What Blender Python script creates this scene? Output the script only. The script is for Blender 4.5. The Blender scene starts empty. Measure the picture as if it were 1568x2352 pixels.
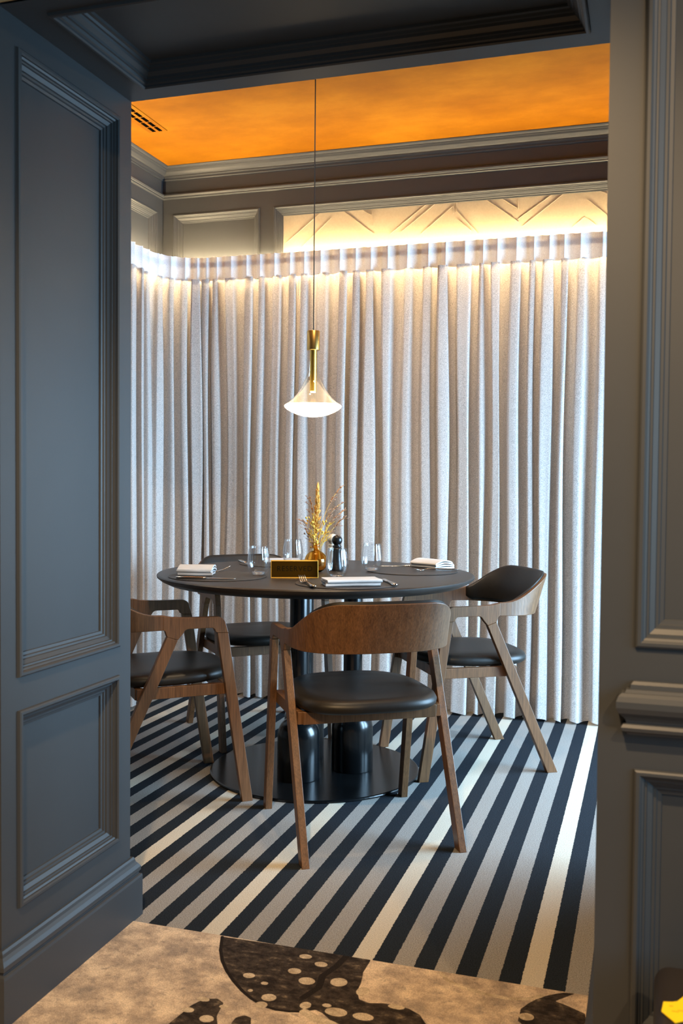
import bpy, bmesh, math, random
from mathutils import Vector, Matrix
import numpy as np

scn = bpy.context.scene
COL = scn.collection
PI = math.pi

# ------------------------------------------------------------------ camera
cd = bpy.data.cameras.new('camera')
cam = bpy.data.objects.new('camera', cd)
COL.objects.link(cam)
F_PX = 2228.0
cd.sensor_fit = 'HORIZONTAL'
cd.sensor_width = 36.0
cd.lens = F_PX / 1568.0 * 36.0
cd.clip_start = 0.02
_R = Matrix(((0.953, 0.303, 0.009), (-0.018, 0.029, 0.999), (0.303, -0.953, 0.033)))
def _axis(px, py):
    return Vector((px - 784.0, -(py - 1176.0), -F_PX)).normalized()
_Yc = _axis(1493.0, 1108.0)
_Xc = -_axis(-6231.0, 1040.0)
_Xc = (_Xc - _Yc * _Xc.dot(_Yc)).normalized()
_Zc = _Xc.cross(_Yc)
# rows of camera->world are the world axes seen from the camera
M = Matrix((_Xc, _Yc, _Zc))
cam.matrix_world = Matrix.Translation((0, 0, 1.115)) @ M.to_4x4()
cd.dof.use_dof = True
cd.dof.focus_distance = 3.3
cd.dof.aperture_fstop = 9.0
scn.camera = cam

# ------------------------------------------------------------------ view, world, big lights
vs = scn.view_settings
vs.view_transform = 'Standard'
vs.look = 'None'
vs.gamma = 1.0
vs.use_curve_mapping = False
vs.exposure = 0.0
scn.cycles.use_denoising = True
scn.cycles.sample_clamp_indirect = 6.0
scn.cycles.max_bounces = 10
scn.cycles.caustics_reflective = False

w = bpy.data.worlds.new('world')
scn.world = w
w.use_nodes = True
w.node_tree.nodes['Background'].inputs[0].default_value = (0.8, 0.85, 1.0, 1)
w.node_tree.nodes['Background'].inputs[1].default_value = 0.05

def area(name, loc, direction, sx, sy, power, col, spread=180):
    l = bpy.data.lights.new(name, 'AREA')
    l.shape = 'RECTANGLE'; l.size = sx; l.size_y = sy
    l.energy = power; l.color = col
    l.spread = math.radians(spread)
    o = bpy.data.objects.new(name, l)
    o.location = loc
    o.rotation_euler = Vector(direction).to_track_quat('-Z', 'Y').to_euler()
    COL.objects.link(o)
    return o

def spot(name, loc, target, power, col, angle, blend=0.6, r=0.04):
    l = bpy.data.lights.new(name, 'SPOT')
    l.energy = power; l.color = col
    l.spot_size = math.radians(angle); l.spot_blend = blend; l.shadow_soft_size = r
    o = bpy.data.objects.new(name, l)
    o.location = loc
    o.rotation_euler = (Vector(target) - Vector(loc)).to_track_quat('-Z', 'Y').to_euler()
    COL.objects.link(o)
    return o

COOL = (0.62, 0.82, 1.0)
WARM = (1.0, 0.66, 0.34)
# daylight through the dining room's side window (right, beyond the jamb)
area('daylight_dining_window', (1.50, 3.72, 1.00), (-1, -0.04, -0.30), 1.75, 1.60, 215.0, (0.44, 0.72, 1.0), 130)
# daylight through the front room's window (right, behind the camera)
area('daylight_front_window', (2.75, -0.2, 1.5), (-1, 0.25, -0.05), 2.4, 1.8, 82.0, (0.36, 0.71, 1.0))
# recessed ceiling downlights: front room and dining room
spot('downlight_front', (-0.45, 0.35, 2.72), (-0.50, 1.6, 0.0), 340.0, WARM, 74)
spot('downlight_front_side', (1.2, -0.3, 2.72), (0.5, 1.6, 0.6), 190.0, WARM, 90)
spot('downlight_dining', (-0.75, 2.75, 2.73), (-1.2, 3.5, 0.75), 90.0, (1.0, 0.74, 0.46), 70)

for _x, _p in ((-1.80, 36.0), (-1.42, 60.0), (-0.55, 72.0)):  # fill spots added to brighten and even out the curtain front
    spot('added_curtain_fill', (_x, 3.30, 2.73), (_x, 4.55, 1.05), _p, (1.0, 0.86, 0.74), 72, 0.8, 0.06)

# ------------------------------------------------------------------ helpers
def prop(o, label=None, cat=None, group=None, kind=None):
    if label: o['label'] = label
    if cat: o['category'] = cat
    if group: o['group'] = group
    if kind: o['kind'] = kind
    return o

def obj(name, bm, mat, parent=None, smooth=False, loc=None, bevel=0.0, sub=0, rec=True):
    me = bpy.data.meshes.new(name)
    if rec:
        bmesh.ops.recalc_face_normals(bm, faces=bm.faces[:])
    bm.to_mesh(me); bm.free()
    if smooth:
        me.polygons.foreach_set('use_smooth', [True] * len(me.polygons))
    if isinstance(mat, (list, tuple)):
        for m in mat: me.materials.append(m)
    else:
        me.materials.append(mat)
    o = bpy.data.objects.new(name, me)
    COL.objects.link(o)
    if parent: o.parent = parent
    if loc: o.location = loc
    if bevel:
        b = o.modifiers.new('bevel', 'BEVEL'); b.width = bevel; b.segments = 2
        b.limit_method = 'ANGLE'; b.angle_limit = math.radians(35)
    if sub:
        s = o.modifiers.new('sub', 'SUBSURF'); s.levels = sub; s.render_levels = sub
    return o

def empty(name, loc=(0, 0, 0), rz=0.0, label=None, cat=None, group=None):
    o = bpy.data.objects.new(name, None)
    o.empty_display_size = 0.05
    COL.objects.link(o)
    o.location = loc; o.rotation_euler = (0, 0, rz)
    return prop(o, label, cat, group)

def copy_tree(o, parent=None):
    c = o.copy(); COL.objects.link(c)
    if parent: c.parent = parent
    for ch in [x for x in bpy.data.objects if x.parent == o]:
        copy_tree(ch, c)
    return c

def box(bm, x0, x1, y0, y1, z0, z1):
    v = [bm.verts.new(p) for p in ((x0,y0,z0),(x1,y0,z0),(x1,y1,z0),(x0,y1,z0),(x0,y0,z1),(x1,y0,z1),(x1,y1,z1),(x0,y1,z1))]
    for f in ((0,3,2,1),(4,5,6,7),(0,1,5,4),(1,2,6,5),(2,3,7,6),(3,0,4,7)):
        bm.faces.new([v[i] for i in f])
    return v

def lathe(bm, prof, seg=48, c=(0, 0, 0), closed=False, rad=None):
    """prof: list of (r, z); rad(r,z,theta) may modulate the radius"""
    rings = []
    for r, z in prof:
        if r < 1e-6:
            rings.append([bm.verts.new((c[0], c[1], c[2] + z))])
        else:
            ring = []
            for k in range(seg):
                t = 2 * PI * k / seg
                rr = rad(r, z, t) if rad else r
                ring.append(bm.verts.new((c[0] + rr * math.cos(t), c[1] + rr * math.sin(t), c[2] + z)))
            rings.append(ring)
    n = len(rings)
    for i in range(n if closed else n - 1):
        a, b = rings[i], rings[(i + 1) % n]
        for k in range(seg):
            k2 = (k + 1) % seg
            if len(a) == 1 and len(b) == 1: continue
            if len(a) == 1: bm.faces.new((a[0], b[k], b[k2]))
            elif len(b) == 1: bm.faces.new((a[k], b[0], a[k2]))
            else: bm.faces.new((a[k], b[k], b[k2], a[k2]))

def prism(bm, poly, t0, t1, axis='x'):
    """extrude a 2-D outline; axis x: outline is (y,z); axis z: outline is (x,y); axis y: (x,z)"""
    def P(a, b, t):
        return {'x': (t, a, b), 'y': (a, t, b), 'z': (a, b, t)}[axis]
    A = [bm.verts.new(P(a, b, t0)) for a, b in poly]
    B = [bm.verts.new(P(a, b, t1)) for a, b in poly]
    n = len(poly)
    bm.faces.new(A); bm.faces.new(B[::-1])
    for i in range(n):
        bm.faces.new((A[i], A[(i + 1) % n], B[(i + 1) % n], B[i]))

def hexa(bm, b4, t4):
    """box from 4 bottom and 4 top points"""
    A = [bm.verts.new(p) for p in b4]; B = [bm.verts.new(p) for p in t4]
    bm.faces.new(A[::-1]); bm.faces.new(B)
    for i in range(4):
        bm.faces.new((A[i], A[(i + 1) % 4], B[(i + 1) % 4], B[i]))

def tube(bm, pts, radii, seg=8, cap=True):
    pts = [Vector(p) for p in pts]
    if not isinstance(radii, (list, tuple)): radii = [radii] * len(pts)
    rings = []
    up = Vector((0, 0, 1))
    prev = None
    for i, p in enumerate(pts):
        d = (pts[min(i + 1, len(pts) - 1)] - pts[max(i - 1, 0)]).normalized()
        if prev is None:
            a = d.cross(up)
            if a.length < 1e-3: a = d.cross(Vector((1, 0, 0)))
            a.normalize()
        else:
            a = (prev - d * prev.dot(d))
            if a.length < 1e-6: a = d.cross(up)
            a.normalize()
        prev = a
        b = d.cross(a)
        rings.append([bm.verts.new(p + (a * math.cos(2 * PI * k / seg) + b * math.sin(2 * PI * k / seg)) * radii[i]) for k in range(seg)])
    for r0, r1 in zip(rings, rings[1:]):
        for k in range(seg):
            bm.faces.new((r0[k], r0[(k + 1) % seg], r1[(k + 1) % seg], r1[k]))
    if cap:
        bm.faces.new(rings[0][::-1]); bm.faces.new(rings[-1])

def sweep_path(bm, path, prof, side=1, z0=0.0):
    """sweep a profile (p = out from the wall, z) along a plan polyline, mitred; side picks which side is out"""
    path = [Vector((p[0], p[1])) for p in path]
    n = len(path)
    nrm = []
    for i in range(n - 1):
        d = (path[i + 1] - path[i]).normalized()
        nrm.append(Vector((d.y, -d.x)) * side)
    rows = []
    for i in range(n):
        if i == 0: m = nrm[0]
        elif i == n - 1: m = nrm[-1]
        else:
            m = nrm[i - 1] + nrm[i]
            m = m / (m.dot(nrm[i]))
        rows.append([bm.verts.new((path[i].x + m.x * p, path[i].y + m.y * p, z0 + z)) for p, z in prof])
    for a, b in zip(rows, rows[1:]):
        for k in range(len(prof) - 1):
            bm.faces.new((a[k], a[k + 1], b[k + 1], b[k]))

# ------------------------------------------------------------------ materials
def new_mat(name):
    m = bpy.data.materials.new(name)
    m.use_nodes = True
    nt = m.node_tree
    b = nt.nodes['Principled BSDF']
    return m, nt, b

def setp(b, **kw):
    names = {'col': 'Base Color', 'rough': 'Roughness', 'metal': 'Metallic', 'spec': 'Specular IOR Level', 'coat': 'Coat Weight',
             'coatr': 'Coat Roughness', 'sheen': 'Sheen Weight', 'ecol': 'Emission Color', 'estr': 'Emission Strength', 'ior': 'IOR', 'trans': 'Transmission Weight'}
    for k, v in kw.items():
        if k in ('col', 'ecol') and len(v) == 3: v = (*v, 1)
        b.inputs[names[k]].default_value = v

def node(nt, t, **kw):
    n = nt.nodes.new(t)
    for k, v in kw.items():
        setattr(n, k, v)
    return n

def noise(nt, scale, detail=4, rough=0.6, coord='Object', vecscale=None):
    tc = node(nt, 'ShaderNodeTexCoord')
    nz = node(nt, 'ShaderNodeTexNoise')
    nz.inputs['Scale'].default_value = scale
    nz.inputs['Detail'].default_value = detail
    nz.inputs['Roughness'].default_value = rough
    if vecscale:
        mp = node(nt, 'ShaderNodeMapping')
        mp.inputs['Scale'].default_value = vecscale
        nt.links.new(tc.outputs[coord], mp.inputs[0]); nt.links.new(mp.outputs[0], nz.inputs[0])
    else:
        nt.links.new(tc.outputs[coord], nz.inputs[0])
    return nz

def ramp(nt, fac, stops):
    r = node(nt, 'ShaderNodeValToRGB')
    e = r.color_ramp.elements
    while len(e) < len(stops): e.new(0.5)
    for i, (p, c) in enumerate(stops):
        e[i].position = p; e[i].color = (*c, 1) if len(c) == 3 else c
    nt.links.new(fac, r.inputs[0])
    return r

def bump(nt, b, height, strength=0.2, dist=0.002):
    bp = node(nt, 'ShaderNodeBump')
    bp.inputs['Strength'].default_value = strength
    bp.inputs['Distance'].default_value = dist
    nt.links.new(height, bp.inputs['Height'])
    nt.links.new(bp.outputs[0], b.inputs['Normal'])

def math_n(nt, op, a, b=None):
    m = node(nt, 'ShaderNodeMath', operation=op)
    for i, x in enumerate((a, b)):
        if x is None: continue
        if isinstance(x, (int, float)): m.inputs[i].default_value = x
        else: nt.links.new(x, m.inputs[i])
    return m.outputs[0]

def mixc(nt, fac, a, b):
    m = node(nt, 'ShaderNodeMix', data_type='RGBA')
    for sock, x in ((m.inputs[0], fac), (m.inputs[6], a), (m.inputs[7], b)):
        if isinstance(x, (int, float)): sock.default_value = x
        elif isinstance(x, tuple): sock.default_value = (*x, 1) if len(x) == 3 else x
        else: nt.links.new(x, sock)
    return m.outputs[2]

def simple(name, col, rough=0.5, metal=0.0, var=0.08, scale=30, bstr=0.0, bscale=None, **kw):
    m, nt, b = new_mat(name)
    setp(b, rough=rough, metal=metal, **kw)
    nz = noise(nt, scale)
    lo = tuple(max(0, c * (1 - var)) for c in col); hi = tuple(c * (1 + var) for c in col)
    r = ramp(nt, nz.outputs[0], [(0.3, lo), (0.7, hi)])
    nt.links.new(r.outputs[0], b.inputs['Base Color'])
    if bstr:
        n2 = noise(nt, bscale or scale * 8)
        bump(nt, b, n2.outputs[0], bstr, 0.001)
    return m

PAINT = simple('slate_paint', (0.0385, 0.042, 0.0465), 0.46, var=0.05, scale=4, spec=0.42, bstr=0.06, bscale=250)
TANWALL = simple('ochre_wall_paint', (0.55, 0.36, 0.17), 0.6)
NEARWALL = simple('warm_plaster', (0.30, 0.26, 0.22), 0.7)
ORANGE = None
def make_orange():
    m, nt, b = new_mat('ochre_ceiling_plaster')
    setp(b, rough=0.8, spec=0.08)
    nz = noise(nt, 2.2, 6, 0.6, vecscale=(1, 1.6, 1))
    r = ramp(nt, nz.outputs[0], [(0.35, (0.190, 0.064, 0.0006)), (0.52, (0.235, 0.085, 0.001)), (0.66, (0.28, 0.108, 0.0025))])
    nt.links.new(r.outputs[0], b.inputs['Base Color'])
    n2 = noise(nt, 60); bump(nt, b, n2.outputs[0], 0.1, 0.002)
    return m
ORANGE = make_orange()
WALLPAPER = simple('embossed_wallpaper', (0.33, 0.275, 0.20), 0.6, var=0.06, scale=120, bstr=0.25, bscale=500)

def wood(name, a, bcol, scale=1.0, rough=0.42):
    m, nt, b = new_mat(name)
    setp(b, rough=rough, spec=0.4)
    nz = noise(nt, 14 * scale, 5, 0.65, vecscale=(5.0, 5.0, 0.35))
    nf = noise(nt, 90 * scale, 3, 0.7, vecscale=(4.0, 4.0, 0.12))
    s = math_n(nt, 'ADD', math_n(nt, 'MULTIPLY', nz.outputs[0], 0.4), math_n(nt, 'MULTIPLY', nf.outputs[0], 0.6))
    r = ramp(nt, s, [(0.36, a), (0.62, bcol)])
    nt.links.new(r.outputs[0], b.inputs['Base Color'])
    bump(nt, b, nf.outputs[0], 0.15, 0.001)
    return m
WOOD = wood('walnut_stained_wood', (0.066, 0.030, 0.012), (0.170, 0.080, 0.033))
LEATHER = simple('black_leather', (0.013, 0.011, 0.009), 0.42, var=0.15, scale=60, bstr=0.12, bscale=700, spec=0.32)
TABLEBLACK = simple('black_stained_table', (0.021, 0.0165, 0.014), 0.40, var=0.12, scale=40, bstr=0.05, bscale=400)
METALBLACK = simple('black_powder_coat', (0.004, 0.0045, 0.005), 0.22, var=0.1, bstr=0.04, bscale=600, spec=0.5)
MATLEATHER = simple('dark_placemat_leather', (0.030, 0.025, 0.022), 0.50, var=0.15, scale=50, bstr=0.2, bscale=600)
LINEN = simple('white_linen', (0.62, 0.61, 0.60), 0.85, var=0.03, bstr=0.3, bscale=900)
STEEL = simple('polished_steel', (0.62, 0.58, 0.53), 0.16, 1.0, var=0.02)
BRASS = simple('brushed_brass', (0.70, 0.43, 0.13), 0.30, 1.0, var=0.05, scale=40)
GOLD = simple('polished_brass', (0.95, 0.62, 0.13), 0.32, 1.0, var=0.02)
DARKBRASS = simple('brass_dark_reflection', (0.040, 0.024, 0.004), 0.34, 1.0, var=0.04)  # sign face: mirrored dark surroundings put into the brass colour
ENGRAVE = simple('engraved_letter', (0.012, 0.008, 0.002), 0.9, 0.0, spec=0.05)
MILLBLACK = simple('black_lacquered_wood', (0.010, 0.010, 0.010), 0.28, bstr=0)
MILLWHITE = simple('cream_lacquered_wood', (0.75, 0.68, 0.56), 0.35)
CORD = simple('black_cord', (0.01, 0.009, 0.008), 0.6)
GRILLE = simple('black_slot', (0.002, 0.002, 0.002), 0.9, spec=0.0)
TRACKM = simple('dark_track_metal', (0.03, 0.028, 0.025), 0.5, 0.6)
BROWNLEATHER = simple('dark_brown_leather', (0.016, 0.012, 0.010), 0.5, bstr=0.1)
YELLOW = simple('yellow_card', (0.86, 0.60, 0.01), 0.5, var=0.02)
YELLOWINK = simple('faint_ochre_print', (0.55, 0.37, 0.01), 0.5)
STRAW = simple('dried_straw', (0.85, 0.48, 0.09), 0.7, var=0.2, scale=200)
PLUME = simple('dried_plume', (0.92, 0.55, 0.13), 0.8, var=0.2, scale=300)
PINKGRASS = simple('dried_pinkish_grass', (0.58, 0.33, 0.20), 0.8, var=0.2, scale=300)
BUDS = simple('dried_yellow_buds', (0.85, 0.55, 0.08), 0.7, var=0.15, scale=200)

def glass_mat(name, col, rough=0.0, ior=1.45):
    m, nt, b = new_mat(name)
    nt.nodes.remove(b)
    g = node(nt, 'ShaderNodeBsdfGlass'); g.inputs['Color'].default_value = (*col, 1)
    g.inputs['Roughness'].default_value = rough; g.inputs['IOR'].default_value = ior
    nt.links.new(g.outputs[0], nt.nodes['Material Output'].inputs[0])
    return m
def thin_glass(name, tint, refl=1.0, pw=5.0, f0=0.045):
    """thin-walled glass: straight-through tint plus a Fresnel reflection"""
    m, nt, b = new_mat(name)
    nt.nodes.remove(b)
    t = node(nt, 'ShaderNodeBsdfTransparent'); t.inputs[0].default_value = (*tint, 1)
    g = node(nt, 'ShaderNodeBsdfGlossy'); g.inputs['Roughness'].default_value = 0.03
    lw = node(nt, 'ShaderNodeLayerWeight'); lw.inputs[0].default_value = 0.5
    mx = node(nt, 'ShaderNodeMixShader')
    fac = math_n(nt, 'MULTIPLY', math_n(nt, 'ADD', math_n(nt, 'MULTIPLY', math_n(nt, 'POWER', lw.outputs['Facing'], pw), 0.9), f0), refl)
    nt.links.new(fac, mx.inputs[0]); nt.links.new(t.outputs[0], mx.inputs[1]); nt.links.new(g.outputs[0], mx.inputs[2])
    nt.links.new(mx.outputs[0], nt.nodes['Material Output'].inputs[0])
    return m
TUMBLER = thin_glass('clear_thin_glass', (0.975, 0.98, 0.985), 0.9, 3.0, 0.045)
SOLIDGLASS = glass_mat('clear_solid_glass', (1, 1, 1))
AMBER = glass_mat('amber_glass', (1.0, 0.80, 0.45))
LAMPGLASS = thin_glass('clear_lamp_glass', (0.97, 0.93, 0.86), 1.0, 3.0, 0.07)

def emis(name, col, strength):
    m, nt, b = new_mat(name)
    nt.nodes.remove(b)
    e = node(nt, 'ShaderNodeEmission'); e.inputs[0].default_value = (*col, 1); e.inputs[1].default_value = strength
    nt.links.new(e.outputs[0], nt.nodes['Material Output'].inputs[0])
    return m
OPAL = emis('glowing_opal_glass', (1.0, 0.78, 0.50), 9.0)
BULB = emis('warm_led_source', (1.0, 0.75, 0.42), 25.0)
LED = emis('warm_led_strip', (1.0, 0.74, 0.41), 270.0)

def fabric(name, col, trans=0.35, fine=330, lo=0.64):
    m, nt, b = new_mat(name)
    nt.nodes.remove(b)
    nz = noise(nt, fine, 2, 0.6)
    r = ramp(nt, nz.outputs[0], [(0.36, tuple(c * lo for c in col)), (0.64, tuple(min(1, c * 1.15) for c in col))])
    d = node(nt, 'ShaderNodeBsdfDiffuse'); t = node(nt, 'ShaderNodeBsdfTranslucent')
    nt.links.new(r.outputs[0], d.inputs[0]); nt.links.new(r.outputs[0], t.inputs[0])
    bp = node(nt, 'ShaderNodeBump'); bp.inputs['Strength'].default_value = 0.5; bp.inputs['Distance'].default_value = 0.0015
    nt.links.new(nz.outputs[0], bp.inputs['Height']); nt.links.new(bp.outputs[0], d.inputs['Normal'])
    mx = node(nt, 'ShaderNodeMixShader'); mx.inputs[0].default_value = trans
    nt.links.new(d.outputs[0], mx.inputs[1]); nt.links.new(t.outputs[0], mx.inputs[2])
    nt.links.new(mx.outputs[0], nt.nodes['Material Output'].inputs[0])
    return m
CURTAIN = fabric('boucle_curtain_cloth', (0.75, 0.70, 0.665), 0.38)
HEADING = fabric('curtain_heading_cloth', (0.90, 0.875, 0.87), 0.03, lo=0.9)

def carpet_stripes():
    m, nt, b = new_mat('striped_carpet')
    setp(b, rough=0.95, spec=0.1)
    tc = node(nt, 'ShaderNodeTexCoord')
    sep = node(nt, 'ShaderNodeSeparateXYZ'); nt.links.new(tc.outputs['Object'], sep.inputs[0])
    edge = noise(nt, 120, 2, 0.5)
    jit = math_n(nt, 'MULTIPLY', math_n(nt, 'SUBTRACT', edge.outputs[0], 0.5), 0.005)
    x = math_n(nt, 'ADD', math_n(nt, 'ADD', sep.outputs[0], 0.643 + 0.0972 * 40), jit)
    ph = math_n(nt, 'DIVIDE', x, 0.0972)
    fr = math_n(nt, 'FRACT', ph)
    light = math_n(nt, 'LESS_THAN', fr, 0.505)
    idx = math_n(nt, 'FLOOR', ph)
    cream = math_n(nt, 'LESS_THAN', math_n(nt, 'MODULO', math_n(nt, 'ADD', idx, 0.5), 4.0), 1.0)
    pile = noise(nt, 380, 3, 0.7)
    gc = ramp(nt, pile.outputs[0], [(0.36, (0.15, 0.14, 0.128)), (0.64, (0.385, 0.365, 0.335))])
    cc = ramp(nt, pile.outputs[0], [(0.36, (0.38, 0.345, 0.275)), (0.64, (0.66, 0.60, 0.49))])
    dc = ramp(nt, pile.outputs[0], [(0.36, (0.004, 0.006, 0.009)), (0.64, (0.024, 0.030, 0.038))])
    lc = mixc(nt, cream, gc.outputs[0], cc.outputs[0])
    nt.links.new(mixc(nt, light, dc.outputs[0], lc), b.inputs['Base Color'])
    bump(nt, b, pile.outputs[0], 0.6, 0.004)
    return m
STRIPES = carpet_stripes()

def carpet_pattern():
    m, nt, b = new_mat('mottled_carpet')
    setp(b, rough=0.95, spec=0.1)
    at = node(nt, 'ShaderNodeAttribute'); at.attribute_name = 'motif'
    sep = node(nt, 'ShaderNodeSeparateColor'); nt.links.new(at.outputs['Color'], sep.inputs[0])
    pile = noise(nt, 400, 3, 0.7)
    blot = noise(nt, 13, 6, 0.66); blot2 = noise(nt, 30, 5, 0.65, vecscale=(1, 1.5, 1))
    base = ramp(nt, blot.outputs[0], [(0.36, (0.30, 0.24, 0.19)), (0.50, (0.48, 0.37, 0.27)), (0.62, (0.70, 0.55, 0.39))])
    fleck = ramp(nt, blot2.outputs[0], [(0.36, (1, 1, 1)), (0.42, (0, 0, 0))])
    base2 = mixc(nt, math_n(nt, 'MULTIPLY', fleck.outputs[0], 0.45), base.outputs[0], (0.17, 0.15, 0.14))
    dark = ramp(nt, blot2.outputs[0], [(0.40, (0.022, 0.016, 0.013)), (0.58, (0.06, 0.045, 0.034)), (0.70, (0.20, 0.15, 0.10))])
    light = ramp(nt, blot2.outputs[0], [(0.35, (0.36, 0.28, 0.19)), (0.65, (0.62, 0.50, 0.35))])
    wob = math_n(nt, 'MULTIPLY', math_n(nt, 'SUBTRACT', blot2.outputs[0], 0.5), 0.25)
    def th(ch): return math_n(nt, 'GREATER_THAN', math_n(nt, 'ADD', sep.outputs[ch], wob), 0.5)
    c = mixc(nt, th(0), base2, dark.outputs[0])
    c = mixc(nt, th(2), c, (0.018, 0.013, 0.010))
    c = mixc(nt, th(1), c, light.outputs[0])
    shade = ramp(nt, pile.outputs[0], [(0.36, (0.68, 0.68, 0.68)), (0.64, (1.25, 1.25, 1.25))])
    mm = node(nt, 'ShaderNodeMix', data_type='RGBA', blend_type='MULTIPLY'); mm.inputs[0].default_value = 1.0
    nt.links.new(c, mm.inputs[6]); nt.links.new(shade.outputs[0], mm.inputs[7])
    nt.links.new(mm.outputs[2], b.inputs['Base Color'])
    bump(nt, b, pile.outputs[0], 0.6, 0.004)
    return m
MOTTLED = carpet_pattern()

# ------------------------------------------------------------------ the setting
XL, XR, YN, YF, ZS = -1.24, -0.075, 1.645, 2.157, 2.044
ZC = 2.752          # dining room ceiling
XW, YB = -2.50, 4.68
YT = 2.134          # threshold between the two carpets

def structure(name, bm, mat, parent=None, **kw):
    o = obj(name, bm, mat, parent, **kw)
    if parent is None: o['kind'] = 'structure'
    return o

bm = bmesh.new(); box(bm, -2.6, 1.6, YT, 4.9, -0.05, 0.0)
structure('floor', bm, STRIPES)

# front carpet: fine grid in view (carries the woven motif), coarse around it
BIG = [(-0.971,2.129),(-0.947,2.067),(-0.921,2.02),(-0.892,1.981),(-0.86,1.946),(-0.825,1.914),(-0.794,1.891),(-0.762,1.874),(-0.729,1.867),(-0.7,1.87),(-0.673,1.878),(-0.649,1.893),(-0.632,1.886),(-0.598,1.858),(-0.556,1.814),(-0.45,1.79),(-0.376,1.869),(-0.419,1.918),(-0.437,1.944),(-0.462,1.959),(-0.493,1.965),(-0.522,1.963),(-0.55,1.954),(-0.574,1.962),(-0.587,1.991),(-0.59,2.033),(-0.598,2.075),(-0.597,2.127),(-0.599,2.141)]
B2 = [(-0.917,1.742),(-0.911,1.779),(-0.904,1.826),(-0.889,1.859),(-0.862,1.868),(-0.843,1.856),(-0.839,1.83),(-0.835,1.805),(-0.819,1.775),(-0.832,1.721)]
B3 = [(-0.796,1.791),(-0.796,1.813),(-0.782,1.827),(-0.766,1.823),(-0.755,1.797),(-0.757,1.746)]
B4 = [(-0.24,2.034),(-0.227,2.062),(-0.206,2.094),(-0.183,2.114),(-0.16,2.13),(-0.135,2.134),(-0.174,2.088),(-0.151,2.08),(-0.11,2.058),(-0.104,2.024),(-0.157,1.956),(-0.215,1.959),(-0.24,1.987)]
SPOTS = [(-0.7,2.078,.018,.014),(-0.747,2.03,.018,.016),(-0.746,2.101,.018,.013),(-0.706,1.998,.022,.019),(-0.837,1.979,.016,.014),(-0.791,1.959,.01,.008),(-0.809,1.921,.007,.007),(-0.76,1.907,.019,.018),(-0.675,1.903,.014,.017),(-0.765,1.875,.016,.016),(-0.637,2.016,.022,.023),(-0.851,1.79,.018,.016),(-0.903,1.808,.016,.012),(-0.89,1.856,.017,.01),(-0.836,1.843,.012,.009),(-0.632,1.917,.012,.009),(-0.575,1.995,.017,.024),(-0.606,1.899,.028,.020),(-0.547,1.9,.026,.017),(-0.491,1.958,.021,.011),(-0.225,2.008,.018,.018)]
ARC1 = [(-0.43,2.127),(-0.407,2.099),(-0.377,2.083),(-0.342,2.073),(-0.307,2.068),(-0.273,2.067),(-0.245,2.073),(-0.221,2.085),(-0.203,2.103)]
ARC2 = [(-0.668,1.878),(-0.638,1.862),(-0.607,1.855),(-0.574,1.841)]
RIM = BIG[:11]
VEIN = [(-0.655, 2.14), (-0.664, 2.08), (-0.680, 2.03), (-0.672, 1.98), (-0.690, 1.93)]

def seg_dist(X, Y, pl):
    d = np.full(X.shape, 9.0)
    for (x0, y0), (x1, y1) in zip(pl, pl[1:]):
        vx, vy = x1 - x0, y1 - y0
        t = np.clip(((X - x0) * vx + (Y - y0) * vy) / (vx * vx + vy * vy), 0, 1)
        d = np.minimum(d, np.hypot(X - x0 - t * vx, Y - y0 - t * vy))
    return d
def inside(X, Y, pl):
    r = np.zeros(X.shape, bool)
    for (x0, y0), (x1, y1) in zip(pl, pl[1:] + pl[:1]):
        if y0 == y1: continue
        c = ((y0 > Y) != (y1 > Y)) & (X < (x1 - x0) * (Y - y0) / (y1 - y0) + x0)
        r ^= c
    return r
def sdf(X, Y, pl):
    d = seg_dist(X, Y, pl + pl[:1])
    return np.where(inside(X, Y, pl), d, -d)
def soft(d, wd=0.006): return np.clip(0.5 + d / (2 * wd), 0, 1)

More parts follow.
